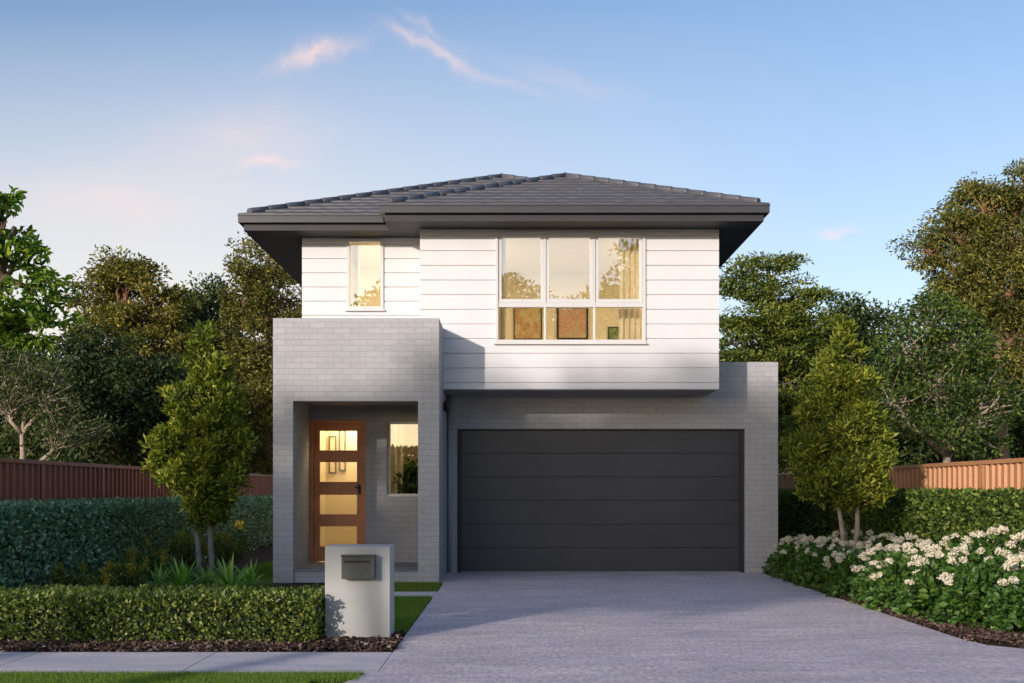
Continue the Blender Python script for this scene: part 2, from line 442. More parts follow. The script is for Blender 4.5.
# ------------------------------------------------------------------ the house
H = thing('two_storey_house', (.4, 17.06, 0), 'two storey house with grey brick below, white weatherboards above and dark hipped tile roof', 'house')

def walled(x0, x1, z0, z1, y0, y1, holes, mb=None):
    """wall facing the street, boxes around rectangular openings"""
    mb = mb or MB()
    xs = sorted({x0, x1, *[h[0] for h in holes], *[h[1] for h in holes]})
    for a, b in zip(xs[:-1], xs[1:]):
        if b - a < 1e-5: continue
        cuts = sorted([(h[2], h[3]) for h in holes if h[0] < (a + b) / 2 < h[1]])
        z = z0
        for c0, c1 in cuts:
            if c0 > z + 1e-5: mb.box(a, b, y0, y1, z, c0)
            z = max(z, c1)
        if z < z1 - 1e-5: mb.box(a, b, y0, y1, z, z1)
    return mb

GL = 5.375; BH = .2307
def rows(z0, z1):
    g = [GL - BH * k for k in range(30)]; cuts = [z for z in g if z0 + .01 < z < z1 - .01]
    e = sorted([z0, z1] + cuts); out = []
    for i in range(len(e) - 1):
        out.append((e[i] + (.009 if i else 0), e[i + 1] - (.008 if i < len(e) - 2 else 0)))
    return out
def boards_front(mb, x0, x1, y, z0, z1, hole=None):
    for a, b in rows(z0, z1):
        if hole and a < hole[3] and b > hole[2]:
            for p, q in ((x0, hole[0]), (hole[1], x1)):
                mb.box(p, q, y, y + .022, a, b)
            if a < hole[2] - .012: mb.box(hole[0], hole[1], y, y + .022, a, hole[2])
            if b > hole[3] + .012: mb.box(hole[0], hole[1], y, y + .022, hole[3], b)
        else: mb.box(x0, x1, y, y + .022, a, b)
    return mb
def boards_side(mb, x, dx, y0, y1, z0, z1):
    for a, b in rows(z0, z1): mb.box(min(x, x + dx), max(x, x + dx), y0, y1, a, b)

TOP = 5.487
W1 = (-.262, 2.105, 3.70, 5.455)
cl = boards_front(MB(), -1.45, 3.26, 18.11, 2.97, TOP, W1)
walled(-1.448, 3.258, 2.972, TOP, 18.132, 18.26, [W1], cl)
boards_side(cl, 3.238, .022, 18.132, 33.4, 2.97, TOP); cl.box(3.10, 3.236, 18.262, 33.4, 2.972, TOP)
boards_side(cl, -1.45, .022, 18.134, 18.73, 2.97, TOP)
cl.build('weatherboard_wall', M['white'], H)
W2 = (-2.69, -2.09, 4.32, 5.47)
cl = boards_front(MB(), -3.42, -1.452, 18.73, 3.45, TOP, W2)
walled(-3.418, -1.30, 3.45, TOP, 18.752, 18.88, [W2], cl)
boards_side(cl, -3.42, .022, 18.752, 33.4, 2.97, TOP); cl.box(-3.396, -3.26, 18.882, 33.4, 2.972, TOP)
cl.box(-3.39, 3.23, 33.402, 33.55, 2.97, TOP)
cl.build('weatherboard_wall', M['white'], H)
# underside of the overhang + floor slab
mb = MB(); mb.box(-1.43, 3.23, 18.14, 19.168, 2.955, 2.969); mb.build('overhang_soffit', M['ceiling'], H)
mb = MB(); mb.box(-1.25, 3.09, 18.27, 33.3, 2.98, 3.08); mb.build('upper_floor', M['ceiling'], H)

# brick: portico and garage front
OP = (-3.25, -1.394, 0, 2.70)
pb = walled(-3.545, -1.083, 0, 3.93, 17.06, 17.36, [OP])
pb.box(-3.545, -3.30, 17.36, 19.17, 0, 3.93); pb.box(-1.344, -1.083, 17.36, 19.17, 0, 3.93)
pb.box(-3.30, -1.344, 17.36, 18.728, 2.775, 3.88)
D1 = (-3.298, -2.385, .20, 2.52); W3 = (-2.036, -1.40, 1.272, 2.505)
walled(-3.30, -1.344, 0.0, 2.775, 18.73, 18.90, [D1, W3], pb)
pb.build('portico_wall', M['brick'], H)
mb = MB(); mb.box(-3.298, -1.346, 17.362, 18.726, 2.752, 2.773); mb.build('porch_ceiling', M['ceiling'], H)
mb = MB(); mb.box(-3.248, -1.396, 17.11, 17.362, 0, .165); mb.box(-3.298, -1.346, 17.362, 18.728, 0, .165); 
mb.build('porch_step', M['brick'], H)
mb = MB(); mb.box(-3.248, -1.396, 17.095, 17.362, .167, .2); mb.box(-3.298, -1.346, 17.364, 18.728, .167, .2); mb.build('porch_floor', M['step'], H)
GD = (-.917, 3.884, 0, 2.397)
gb = walled(-1.082, 4.434, 0, 3.513, 19.17, 19.37, [GD])
gb.box(4.234, 4.434, 19.372, 33.5, 0, 3.513); gb.box(-3.42, -3.22, 19.172, 33.5, 0, 2.96); gb.box(-3.22, 4.23, 33.3, 33.5, 0, 2.96)
gb.box(3.27, 4.232, 19.372, 33.5, 3.2, 3.3)
gb.build('garage_wall', M['brick'], H)

# garage door
mb = MB(); y = 19.275; hs = 2.37 / 6
for k in range(6): mb.box(-.85, 3.817, y, y + .03, .018 + k * hs + (.006 if k else 0), .018 + (k + 1) * hs - .006)
mb.box(-.85, 3.817, y + .022, y + .05, .018, 2.385)
gd = mb.build('garage_door', M['garage'], H, bevel=.003)
mb = MB(); mb.box(-.916, -.852, 19.235, 19.33, .0, 2.396); mb.box(3.819, 3.883, 19.235, 19.33, 0, 2.396); mb.box(-.85, 3.817, 19.24, 19.33, 2.386, 2.396)
mb.build('frame', M['garage_frame'], gd)
mb = MB(); mb.box(-.85, 3.817, 19.20, 19.30, .0045, .017); mb.build('threshold', M['kerb'], gd)

# roof ------------------------------------------------
EZ = 5.71; SL = .415
A_, B_, C_, D_, E_, F_ = (-4.32, 18.13), (-2.02, 18.13), (-2.02, 17.49), (3.92, 17.49), (3.92, 34.0), (-4.32, 34.0)
def inset(d): return [(-4.32 + d, 18.13 + d), (-2.02 + d, 18.13 + d), (-2.02 + d, 17.49 + d), (3.92 - d, 17.49 + d), (3.92 - d, 34 - d), (-4.32 + d, 34 - d)]
def ring(d0, d1, z0, z1):
    a = inset(d0); b = inset(d1); mb = MB()
    for i in range(6):
        j = (i + 1) % 6
        mb.poly([(*a[i], z0), (*a[j], z0), (*a[j], z1), (*a[i], z1)]); mb.poly([(*b[j], z0), (*b[i], z0), (*b[i], z1), (*b[j], z1)])
        mb.poly([(*a[i], z1), (*a[j], z1), (*b[j], z1), (*b[i], z1)]); mb.poly([(*a[j], z0), (*a[i], z0), (*b[i], z0), (*b[j], z0)])
    return mb
g = ring(0, .012, 5.60, 5.722)
for q in (ring(.012, .115, 5.60, 5.612), ring(-.008, 0.0, 5.705, 5.722)):
    b0 = len(g.v); g.v += q.v; g.f += [tuple(i + b0 for i in f) for f in q.f]; g.sm += q.sm
tiles = MB()
def roof_face(fn, span, cut=None):
    """fn(e,s)->plan point; span(s)->(a,b) interval along the eave; courses stepped, tiles waved"""
    s = 0.0; smax = span(None); step = .30; brk = [cut] if cut else []
    edges = [0.0]
    while edges[-1] < smax - 1e-6:
        nx = min(edges[-1] + step, smax)
        for b in brk:
            if edges[-1] < b - 1e-6 < nx - 1e-6: nx = b
        edges.append(nx)
    for ci, (s0, s1) in enumerate(zip(edges[:-1], edges[1:])):
        a0, b0 = span(s0 + 1e-5); a1, b1 = span(s1 - 1e-5)
        if b0 - a0 < .02: continue
        n = max(2, int((b0 - a0) / .05)); base = len(tiles.v)
        for i in range(n + 1):
            f = i / n; e0 = a0 + (b0 - a0) * f; e1 = a1 + (b1 - a1) * f
            def wv(e):
                u = ((e + (ci % 2) * .15) / .30) % 1.0
                return .008 * (math.sin(u * 2 * math.pi) * .5 + .5) ** 1.5 + (.005 if u < .08 else 0)
            x, y = fn(e0, s0); zz = EZ + SL * s0
            tiles.v.append((x, y, zz - .01)); tiles.v.append((x, y, zz + .030 + wv(e0)))
            x, y = fn(e1, s1); tiles.v.append((x, y, EZ + SL * s1 + .006 + wv(e1)))
        for i in range(n):
            p = base + i * 3
            tiles.f.append((p, p + 3, p + 4, p + 1)); tiles.sm.append(False)
            tiles.f.append((p + 1, p + 4, p + 5, p + 2)); tiles.sm.append(True)
def sp_w(s): return 2.97 if s is None else (-2.02 + s, 3.92 - s)
roof_face(lambda e, s: (e, 17.49 + s), sp_w)
def sp_m(s):                                   # main front: left hip to valley, then to right hip
    if s is None: return 4.12
    return (-4.32 + s, -2.02 + s) if s < 2.97 else (-4.32 + s, 3.92 - s)
roof_face(lambda e, s: (e, 18.13 + s), sp_m, 2.97)
def sp_wl(s): return 2.97 if s is None else (17.49 + s, 18.13 + s)
roof_face(lambda e, s: (-2.02 + s, e), sp_wl)
def sp_r(s):
    if s is None: return 4.12
    return ((17.49 if s < 2.97 else 18.13) + s, 34 - s)
roof_face(lambda e, s: (3.92 - s, e), sp_r, 2.97)
def sp_l(s): return 4.12 if s is None else (18.13 + s, 34 - s)
roof_face(lambda e, s: (-4.32 + s, e), sp_l)
def sp_b(s): return 4.12 if s is None else (-4.32 + s, 3.92 - s)
roof_face(lambda e, s: (e, 34 - s), sp_b)
rf = tiles.build('roof', M['tile'], H)
rz = lambda s: EZ + SL * s
caps = MB()
def cap_line(p, q):
    p, q = Vector(p), Vector(q); n = max(2, round((q - p).length / .36)); d = (q - p) / n; u = d.normalized()
    for i in range(n):
        a = p + d * i - u * .03; b = p + d * (i + 1) + u * .01
        a.z += .030; b.z += .024
        caps.tube([a, a + u * .03, b], [.056, .060, .054], 10)
AP1 = (.95, 20.46, rz(2.97)); AP2 = (.95, 21.10, rz(2.97)); AP3 = (-.2, 22.25, rz(4.12)); AP4 = (-.2, 29.88, rz(4.12))
cap_line((-1.86, 17.65, rz(.16)), AP1); cap_line((3.76, 17.65, rz(.16)), AP1); cap_line(AP1, AP2); cap_line(AP2, AP3)
cap_line((-4.16, 18.29, rz(.16)), AP3); cap_line(AP3, AP4); cap_line((-4.32, 34, EZ), AP4); cap_line((3.92, 34, EZ), AP4)
caps.build('ridge_capping', M['cap'], rf)
# valley
mb = MB(); a = Vector((-2.02, 18.13, EZ)); b = Vector(AP2)
mb.poly([a + Vector((-.09, .09, .012 )), a + Vector((.09, -.09, .012)), b + Vector((.09, -.09, .012)), b + Vector((-.09, .09, .012))])
mb.build('valley_flashing', M['charcoal'], rf)
g.build('gutter', M['charcoal'], H)
ring(.075, .10, 5.488, 5.60).build('fascia', M['soffit'], H)  # darker soffit colour stands in for shade under the gutter
MB().slab(inset(.082), 5.49, 5.505).build('soffit', M['soffit'], H)

# windows
def window(x0, x1, z0, z1, y, fw, layout_fn, parent=H):
    mb = MB(); panes = []
    layout_fn(mb, panes)
    f = mb.build('window', M['frame'], parent, bevel=.003)
    for (a, b, c, d, yy) in panes:
        MB().box(a, b, yy, yy + .006, c, d).build('pane', M['glass'], f)
    return f
def fr(mb, x0, x1, z0, z1, y0, y1, w):
    mb.box(x0, x0 + w, y0, y1, z0, z1); mb.box(x1 - w, x1, y0, y1, z0, z1)
    mb.box(x0 + w, x1 - w, y0, y1, z0, z0 + w); mb.box(x0 + w, x1 - w, y0, y1, z1 - w, z1)
def lay1(mb, panes):
    x0, x1, z0, z1 = W1
    fr(mb, x0, x1, z0, z1, 18.085, 18.22, .045)
    cols = [(x0 + .045, .505), (.535, 1.282), (1.312, x1 - .045)]
    for cx in (.505, 1.282): mb.box(cx, cx + .03, 18.095, 18.215, z0 + .045, z1 - .045)
    tz = 4.305
    for a, b in cols:
        mb.box(a, b, 18.10, 18.21, tz - .045, tz + .03)
        fr(mb, a + .003, b - .003, tz + .033, z1 - .048, 18.112, 18.185, .05)
        panes.append((a + .05, b - .05, tz + .08, z1 - .095, 18.14)); panes.append((a, b, z0 + .045, tz - .045, 18.155))
w1 = window(*W1, 18.1, .05, lay1)
MB().box(W1[0] - .02, W1[1] + .02, 18.06, 18.105, W1[2] - .03, W1[2] - .002).build('sill', M['frame'], w1)
def lay2(mb, panes):
    x0, x1, z0, z1 = W2; fr(mb, x0, x1, z0, z1, 18.705, 18.84, .05); panes.append((x0 + .05, x1 - .05, z0 + .05, z1 - .05, 18.76))
w2 = window(*W2, 18.7, .05, lay2)
MB().box(W2[0] - .02, W2[1] + .02, 18.68, 18.728, W2[2] - .03, W2[2] - .002).build('sill', M['frame'], w2)
def lay3(mb, panes):
    x0, x1, z0, z1 = W3; fr(mb, x0 + .001, x1 - .001, z0 + .001, z1 - .001, 18.80, 18.87, .045); panes.append((x0 + .045, x1 - .045, z0 + .045, z1 - .045, 18.83))
w3 = window(*W3, 18.8, .05, lay3)
MB().box(W3[0] + .003, W3[1] - .003, 18.715, 18.798, W3[2] + .002, W3[2] + .03).build('sill', M['frame'], w3)

# front door
yd = 18.79
pz = [(2.03, 2.345), (1.515, 1.835), (.985, 1.30), (.46, .785)]       # glass rows, top to bottom
px0, px1 = -3.14, -2.535
mb = MB(); x0, x1, z0, z1 = -3.235, -2.447, .215, 2.458
mb.box(x0, px0, yd, yd + .045, z0, z1); mb.box(px1, x1, yd, yd + .045, z0, z1)
zz = z1
for a, b in pz: mb.box(px0, px1, yd, yd + .045, b, zz); zz = a
mb.box(px0, px1, yd, yd + .045, z0, zz)
dr = mb.build('front_door', M['wood'], H, bevel=.004)
for a, b in pz: MB().box(px0, px1, yd + .018, yd + .026, a, b).build('pane', M['glass_door'], dr)
mb = MB(); mb.box(-3.296, -3.24, 18.735, 18.88, .201, 2.518); mb.box(-2.442, -2.387, 18.735, 18.88, .201, 2.518); mb.box(-3.24, -2.442, 18.735, 18.88, 2.463, 2.518)
mb.box(-3.262, -3.238, 18.84, 18.87, .202, 2.47); mb.box(-2.446, -2.42, 18.84, 18.87, .202, 2.47); mb.box(-3.23, -2.45, 18.841, 18.871, 2.44, 2.47)
mb.build('door_frame', M['wood'], dr, bevel=.004)
mb = MB(); hx = -2.492; mb.box(hx - .025, hx + .022, yd - .008, yd - .001, 1.31, 1.47)
mb.tube([(hx, yd - .008, 1.42), (hx, yd - .05, 1.42), (hx - .02, yd - .055, 1.42), (hx - .075, yd - .055, 1.42)], [.012, .012, .011, .010], 8)
mb.tube([(hx, yd - .008, 1.33), (hx, yd - .02, 1.33)], [.016, .016], 10)
mb.build('handle', M['black'], dr)
# small wall light on the portico side
mb = MB(); mb.box(-1.08, -1.055, 17.96, 18.04, 2.62, 2.76); mb.tube([(-1.02, 18, 2.60), (-1.02, 18, 2.78)], [.033, .033], 12)
mb.build('wall_light', M['black'], H)
# downpipe in the corner
mb = MB(); mb.tube([(-1.035, 19.115, .02), (-1.035, 19.115, 2.94)], [.035, .035], 10); mb.build('downpipe', M['ceiling'], H)

# lit rooms
def room(x0, x1, y0, y1, z0, z1, m):
    t = .04; mb = MB()
    mb.box(x0 - t, x1 + t, y1, y1 + t, z0 - t, z1 + t)
    mb.box(x0 - t, x0, y0, y1, z0 - t, z1 + t); mb.box(x1, x1 + t, y0, y1, z0 - t, z1 + t)
    mb.box(x0, x1, y0, y1, z0 - t, z0); mb.box(x0, x1, y0, y1, z1, z1 + t)
    return mb.build('room', m, H)
room(-1.1, 2.98, 18.265, 21.6, 3.14, 5.44, M['interior_up'])
room(-3.2, -1.4, 18.89, 21.0, 3.5, 5.44, M['interior_up'])
room(-3.17, -1.40, 18.905, 21.3, .2, 2.7, M['interior'])
def lamp(x, y, z, size, e, col=(1, .85, .64)):
    d = bpy.data.lights.new('ceiling_lamp', 'AREA'); d.size = size; d.energy = e; d.color = col
    o = bpy.data.objects.new('ceiling_lamp', d); COL.objects.link(o); o.location = (x, y, z)
    props(o, 'warm ceiling lamp lighting a room behind a window', 'lamp', 'ceiling lamps inside the lit rooms')
LE = 1.9
lamp(2.65, 19.2, 5.41, .4, 26 * LE); lamp(-.75, 19.6, 5.41, .4, 20 * LE)
lamp(-1.65, 19.7, 5.41, .3, 20 * LE); lamp(-2.6, 19.25, 2.67, .62, 12 * LE, (1, .87, .62)); 
# curtains (parts of the house's windows)
def curtain(x0, x1, y, z0, z1, amp=.03, per=.09):
    mb = MB(); n = int((x1 - x0) / .012)
    for i in range(n):
        a = x0 + (x1 - x0) * i / n; b = x0 + (x1 - x0) * (i + 1) / n
        ya = y + amp * math.sin(a / per * 2 * math.pi); yb = y + amp * math.sin(b / per * 2 * math.pi)
        mb.poly([(a, ya, z0), (b, yb, z0), (b, yb, z1), (a, ya, z1)], True); mb.poly([(a, ya + .004, z0), (a, ya + .004, z1), (b, yb + .004, z1), (b, yb + .004, z0)], True)
    return mb.build('curtain', M['curtain'], H)
curtain(1.72, 2.12, 18.5, 3.15, 5.43); curtain(-.30, -.10, 18.5, 3.15, 5.43)
curtain(-2.68, -2.52, 19.02, 3.55, 5.42); curtain(-2.0, -1.80, 19.05, .5, 2.65)

# pictures on the inside walls
def picture(x0, x1, z0, z1, y, cols, sc, label, fm='black', w=.03):
    t = thing('framed_picture', ((x0 + x1) / 2, y, z0), label, 'picture')
    mb = MB(); fr(mb, x0, x1, z0, z1, y - .03, y - .004, w); mb.build('frame', M[fm], t)
    MB().box(x0 + w, x1 - w, y - .02, y - .006, z0 + w, z1 - w).build('print', picture_mat('print_' + label[:12], cols, sc), t)
picture(.03, .56, 4.20, 4.82, 21.6, [(.30, .26, .12), (.55, .46, .24), (.42, .22, .10), (.55, .48, .26)], 5, 'ochre print in dark frame on bedroom wall, behind left lower pane', w=.02)
picture(.84, 1.43, 4.20, 4.82, 21.6, [(.10, .16, .06), (.48, .44, .24), (.52, .26, .20), (.55, .48, .28)], 6, 'green and pink floral print in dark frame behind middle lower pane', w=.035)
picture(1.80, 2.12, 4.18, 4.44, 21.6, [(.05, .08, .03), (.18, .24, .10), (.45, .42, .24)], 9, 'small dark green print behind right lower pane', w=.02)
picture(-3.12, -2.99, 1.66, 2.30, 19.6, [(.6, .5, .3), (.65, .55, .35)], 4, 'narrow black framed print hanging left of its pair behind the door glass', w=.022)
picture(-2.945, -2.83, 1.70, 2.42, 19.6, [(.6, .5, .3), (.65, .55, .35)], 4, 'narrow black framed print hanging right of its pair behind the door glass', w=.022)
MB().box(-3.168, -2.3, 19.605, 19.64, .2, 2.69).build('partition', M['interior'], H)

# indoor plant behind the side window
t = thing('potted_plant', (-1.66, 19.2, .2), 'leafy green indoor plant standing behind the narrow porch window', 'plant')
rng = np.random.default_rng(9)
mb = MB(); mb.tube([(-1.66, 19.2, .2), (-1.66, 19.2, .75)], [.13, .17], 14); mb.build('pot', M['pot'], t)
mb = MB()
for k in range(7): mb.tube([(-1.66, 19.2, .7), (-1.66 + rng.normal(0, .08), 19.2 + rng.normal(0, .05), 1.3 + rng.random() * .45)], [.008, .005], 5)
mb.build('stem', M['bark_brown'], t)
cc = np.stack([rng.normal(0, .10, 26), rng.normal(0, .10, 26), rng.uniform(.75, 1.65, 26)], 1)
link_mesh('foliage', leaves_clumps(rng, cc, np.full(26, .13), 34, .9, .5, .11, .05, .5, shape='hex'), M['l_dark'], t)

# ------------------------------------------------------------------ letterbox
t = thing('letterbox', (-1.41, 10.70, 0), 'pale rendered letterbox pillar with grey metal mail slot box at the driveway corner', 'letterbox')
MB().box(-1.71, -1.115, 10.51, 10.90, -.05, .865).build('pillar', M['render_'], t, bevel=.006)
bx = MB(); bx.box(-1.545, -1.245, 10.41, 10.508, .573, .775); b = bx.build('mail_box', M['box'], t, bevel=.004)
mb = MB(); mb.box(-1.55, -1.24, 10.395, 10.506, .777, .792); mb.build('flap', M['box'], b, bevel=.003)
MB().box(-1.522, -1.285, 10.404, 10.409, .722, .742).build('slot', M['black'], b)

# ------------------------------------------------------------------ fences
def fence(name, x, y0, y1, h, side, m, label):
    t = thing(name, (x, (y0 + y1) / 2, 0), label, 'fence')
    mb = MB(); p = .2; y = y0; pts = []
    while y < y1:
        for dy, o in ((0, 0), (.055, 0), (.075, .035), (.125, .035), (.145, 0)):
            pts.append((x + side * o, y + dy))
        y += p
    for a, b in zip(pts[:-1], pts[1:]):
        q = [(a[0], a[1], 0), (b[0], b[1], 0), (b[0], b[1], h - .06), (a[0], a[1], h - .06)]; mb.poly(q)
        mb.poly([(a[0] - side * .003, a[1], 0), (a[0] - side * .003, a[1], h - .06), (b[0] - side * .003, b[1], h - .06), (b[0] - side * .003, b[1], 0)])
    mb.build('sheeting', m, t)
    mb = MB(); mb.box(x - .03, x + .05 if side > 0 else x + .03, y0, y1, h - .059, h) if side > 0 else mb.box(x - .05, x + .03, y0, y1, h - .059, h)
    mb.build('top_rail', m, t, bevel=.004)
    k = 0; y = y0
    while y < y1:
        MB().box(x - .03 - (.02 if side < 0 else 0), x + .03 + (.02 if side > 0 else 0), y - .03, y + .03, 0, h - .061).build('post', m, t); y += 2.4
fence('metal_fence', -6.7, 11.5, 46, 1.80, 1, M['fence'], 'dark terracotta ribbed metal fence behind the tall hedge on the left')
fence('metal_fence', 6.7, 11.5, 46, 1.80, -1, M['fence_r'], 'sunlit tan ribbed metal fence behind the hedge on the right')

# ------------------------------------------------------------------ hedges
def hedge(name, label, x0, x1, y0, y1, h, m, seed, dens, Lg, Wd, faces, t0=.45, rough=.05):
    t = thing(name, ((x0 + x1) / 2, (y0 + y1) / 2, 0), label, 'hedge'); rng = np.random.default_rng(seed); B = np.array(wloc(t))
    Cs = []; Ns = []
    def wob(a, b): return .5 * (np.sin(a * 3.1 + seed) * np.sin(b * 4.3 + 1) + np.sin(a * 7.7 + b * 6.1))
    for f in faces:
        if f == 'top': k = int((x1 - x0) * (y1 - y0) * dens); P = np.stack([rng.uniform(x0, x1, k), rng.uniform(y0, y1, k), np.full(k, h)], 1); n_ = (0, 0, 1)
        elif f in ('front', 'back'): k = int((x1 - x0) * h * dens); P = np.stack([rng.uniform(x0, x1, k), np.full(k, y0 if f == 'front' else y1), rng.uniform(.02, h, k)], 1); n_ = (0, -1 if f == 'front' else 1, 0)
        else: k = int((y1 - y0) * h * dens); P = np.stack([np.full(k, x1 if f == 'right' else x0), rng.uniform(y0, y1, k), rng.uniform(.02, h, k)], 1); n_ = (1 if f == 'right' else -1, 0, 0)
        nn = np.array(n_, float); a = P[:, 0] + P[:, 1]; b = P[:, 2] + P[:, 1] * .3
        P = P + nn * (wob(a * 1.5, b * 2)[:, None] * rough * .25 - np.abs(rng.normal(0, rough, (k, 1))) + .01)
        stray = rng.random(k) < .006; P[stray] += nn * rng.uniform(.01, .045, (stray.sum(), 1))
        Cs.append(P); Ns.append(np.tile(nn, (k, 1)))
    P = np.concatenate(Cs); Nn = np.concatenate(Ns); k = len(P)
    D = unit(rng, k) + Nn * .45 + np.array([0, 0, .35]); NN = Nn * .7 + unit(rng, k) * .95
    sc = rng.uniform(.6, 1.3, k)
    tt = t0 + rng.normal(0, .22, k)
    link_mesh('foliage', leaf_mesh('foliage', P - B, D, NN, Lg * sc, Wd * sc, tt), m, t)
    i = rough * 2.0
    MB().box(x0 + i, x1 - i, y0 + i, y1 - i, .03, h - i).build('dark_core', M['hedge_shade'], t)  # solid dark box, painted as the shade inside the hedge
    return t
hedge('low_hedge', 'low clipped green hedge along the footpath left of the letterbox', -7.5, -1.745, 10.2, 11.05, .435, M['l_hedge'], 21, 2700, .046, .027, ['top', 'front', 'right'], .5, .07)
hedge('tall_hedge', 'tall blue green clipped hedge along the left fence', -6.62, -6.0, 12.2, 34, 1.19, M['l_tall'], 22, 1050, .068, .042, ['top', 'right', 'front'], .6, .09)
hedge('tall_hedge', 'tall dark clipped hedge along the sunlit right fence behind the flowers', 6.0, 6.62, 11.4, 34, 1.34, M['l_right'], 23, 1050, .07, .042, ['top', 'left', 'front'], .5, .09)

hedge('tall_hedge', 'large leaved hedge added across the street to darken the porch window reflection', -26, 22, -19.2, -17, 3.3, M['l_right'], 24, 110, .26, .16, ['top', 'back'], .5, .15)  # unseen hedge, added to keep bright low sky out of the reflection

# ------------------------------------------------------------------ garden plants
# young trees beside the house
def cone_lobes(px, Y, spec):
    out = []
    for (dx, py, r, rz_) in spec:
        x, y, z = at(px + dx * .84, py, Y); s = Y / F; out.append((x, y, z, r * s * .82, r * s * .82, rz_ * s))
    return out
sp = [(2, 342, 8, 14), (-3, 365, 17, 18), (12, 378, 18, 18), (-20, 400, 20, 18), (16, 405, 24, 20), (-4, 420, 28, 20), (-36, 448, 22, 18), (34, 440, 20, 20), (8, 452, 32, 22), (-20, 476, 26, 18), (22, 480, 28, 20), (2, 508, 24, 16), (-46, 466, 12, 10)]
grow_tree('young_tree', 'young two stemmed tree with green crown left of the porch', 'tree', ((208 - 512) * 17.2 / F, 17.2, 0), cone_lobes(204, 17.2, sp),
          M['l_tree'], M['bark_grey'], 31, trunk_r=.036, nclump=24, per=84, cr=.135, Lg=.10, Wd=.034, flat=.75, up=.4, trunks=2, base_t=.5, droop=-.55, shell=.86)
sp = [(0, 332, 8, 14), (2, 355, 16, 18), (-10, 378, 20, 18), (16, 388, 20, 18), (-26, 408, 22, 18), (18, 418, 28, 20), (-6, 432, 32, 20), (-36, 448, 24, 18), (36, 452, 22, 20), (10, 466, 32, 20), (-20, 484, 32, 18), (28, 486, 26, 18), (6, 497, 24, 12), (-50, 460, 10, 10)]
grow_tree('young_tree', 'young two stemmed tree with yellow green crown among the white flowers', 'tree', ((848 - 512) * 17.0 / F, 17.0, 0), cone_lobes(842, 17.0, sp),
          M['l_tree'], M['bark_pale'], 32, trunk_r=.036, nclump=24, per=84, cr=.135, Lg=.10, Wd=.034, flat=.75, up=.4, trunks=2, base_t=.55, droop=-.55, shell=.86)

# hydrangeas: prototypes share their meshes
rng = np.random.default_rng(77)
def hyd_foliage(seed, r, h):
    rg = np.random.default_rng(seed); k = 1500
    d = unit(rg, k); d[:, 2] = np.abs(d[:, 2]) * .95 - .15; q = .6 + .42 * rg.random((k, 1)) ** .6
    C = d * q * np.array([r, r, h]); C[:, 2] = np.clip(C[:, 2] + .12 * h, .04, None)
    C += .06 * np.sin(C[:, [1, 2, 0]] * 17)
    D = d + unit(rg, k) * .7; Nn = unit(rg, k) * .6 + d * .5 + [0, 0, .5]; sc = rg.uniform(.6, 1.2, k)
    return leaf_mesh('foliage', C, D, Nn, .075 * sc, .048 * sc, rg.normal(.45, .2, k), 'hex')
def head_mesh(seed):
    rg = np.random.default_rng(seed); k = 95; d = unit(rg, k); d[:, 2] = np.abs(d[:, 2]) * 1.1 - .35; d /= np.linalg.norm(d, axis=1, keepdims=True)
    r = .053 * (1 + .12 * rg.normal(size=(k, 1)))
    return leaf_mesh('flower_head', d * r * [1, 1, .8], unit(rg, k) + d * .25, d, .027, .025, rg.normal(.5, .28, k), 'hex', .05)
fol = [hyd_foliage(101 + i, .46, .66) for i in range(3)]; heads = [head_mesh(200 + i) for i in range(4)]
for m_ in fol: m_.materials.append(M['l_flower'])
for m_ in heads: m_.materials.append(M['petal'])
smb = MB()
for k in range(12):
    a = rng.uniform(0, 6.28); smb.tube([(rng.normal(0, .04), rng.normal(0, .04), 0), (.28 * math.cos(a), .28 * math.sin(a), .5)], [.008, .005], 4)
st0 = None
front = [(4.52, 18.7, .80), (4.48, 18.0, .88), (4.52, 17.2, .9), (4.52, 16.4, .9), (4.54, 15.6, .9), (4.56, 14.8, .94), (4.58, 14.0, .96), (4.62, 13.2, 1.0), (4.68, 12.4, 1.02), (4.80, 11.6, 1.04), (5.0, 10.9, 1.0)]
back = [(5.35, 18.4, .95), (5.45, 17.5, .98), (5.4, 16.6, .95), (5.4, 15.7, .98), (5.45, 14.8, 1.0), (5.5, 13.9, 1.12), (5.52, 13.0, 1.22), (5.55, 12.1, 1.22)]
ordn = ['first', 'second', 'third', 'fourth', 'fifth', 'sixth', 'seventh', 'eighth', 'ninth', 'tenth', 'eleventh']
for row, lst in (('driveway edge', front), ('hedge side', back)):
    for i, (x, y, s) in enumerate(lst):
        y += rng.normal(0, .06)
        lab = '%s white flowering bush from the house in the row on the %s' % (ordn[i], row)
        t = thing('flowering_bush', (x, y, 0), lab, 'bush', 'white flowering bushes right of the driveway')
        t.scale = (s, s, s * (1.0 if row[0] == 'd' else 1.02)); t.rotation_euler.z = 0
        fo = bpy.data.objects.new('foliage', fol[i % 3]); COL.objects.link(fo); fo.parent = t; fo.rotation_euler.z = rng.uniform(0, 6.28)
        nh = 19 if row[0] == 'd' else 15
        if row[0] == 'd' and i > 8: nh = 15
        for q in range(nh):
            a = rng.uniform(0, 2 * math.pi); e = rng.uniform(.25, 1.35) if row[0] == 'h' else rng.uniform(.4, 1.35)
            r_ = .49; hx = r_ * math.cos(a) * math.cos(e); hy = r_ * math.sin(a) * math.cos(e); hz = .10 + .66 * math.sin(e)
            ho = bpy.data.objects.new('flower_head', heads[q % 4]); COL.objects.link(ho); ho.parent = t
            ho.location = (hx, hy, hz); k = rng.uniform(.55, .92); ho.scale = (k,) * 3; ho.rotation_euler = (rng.normal(0, .4), rng.normal(0, .4), a)

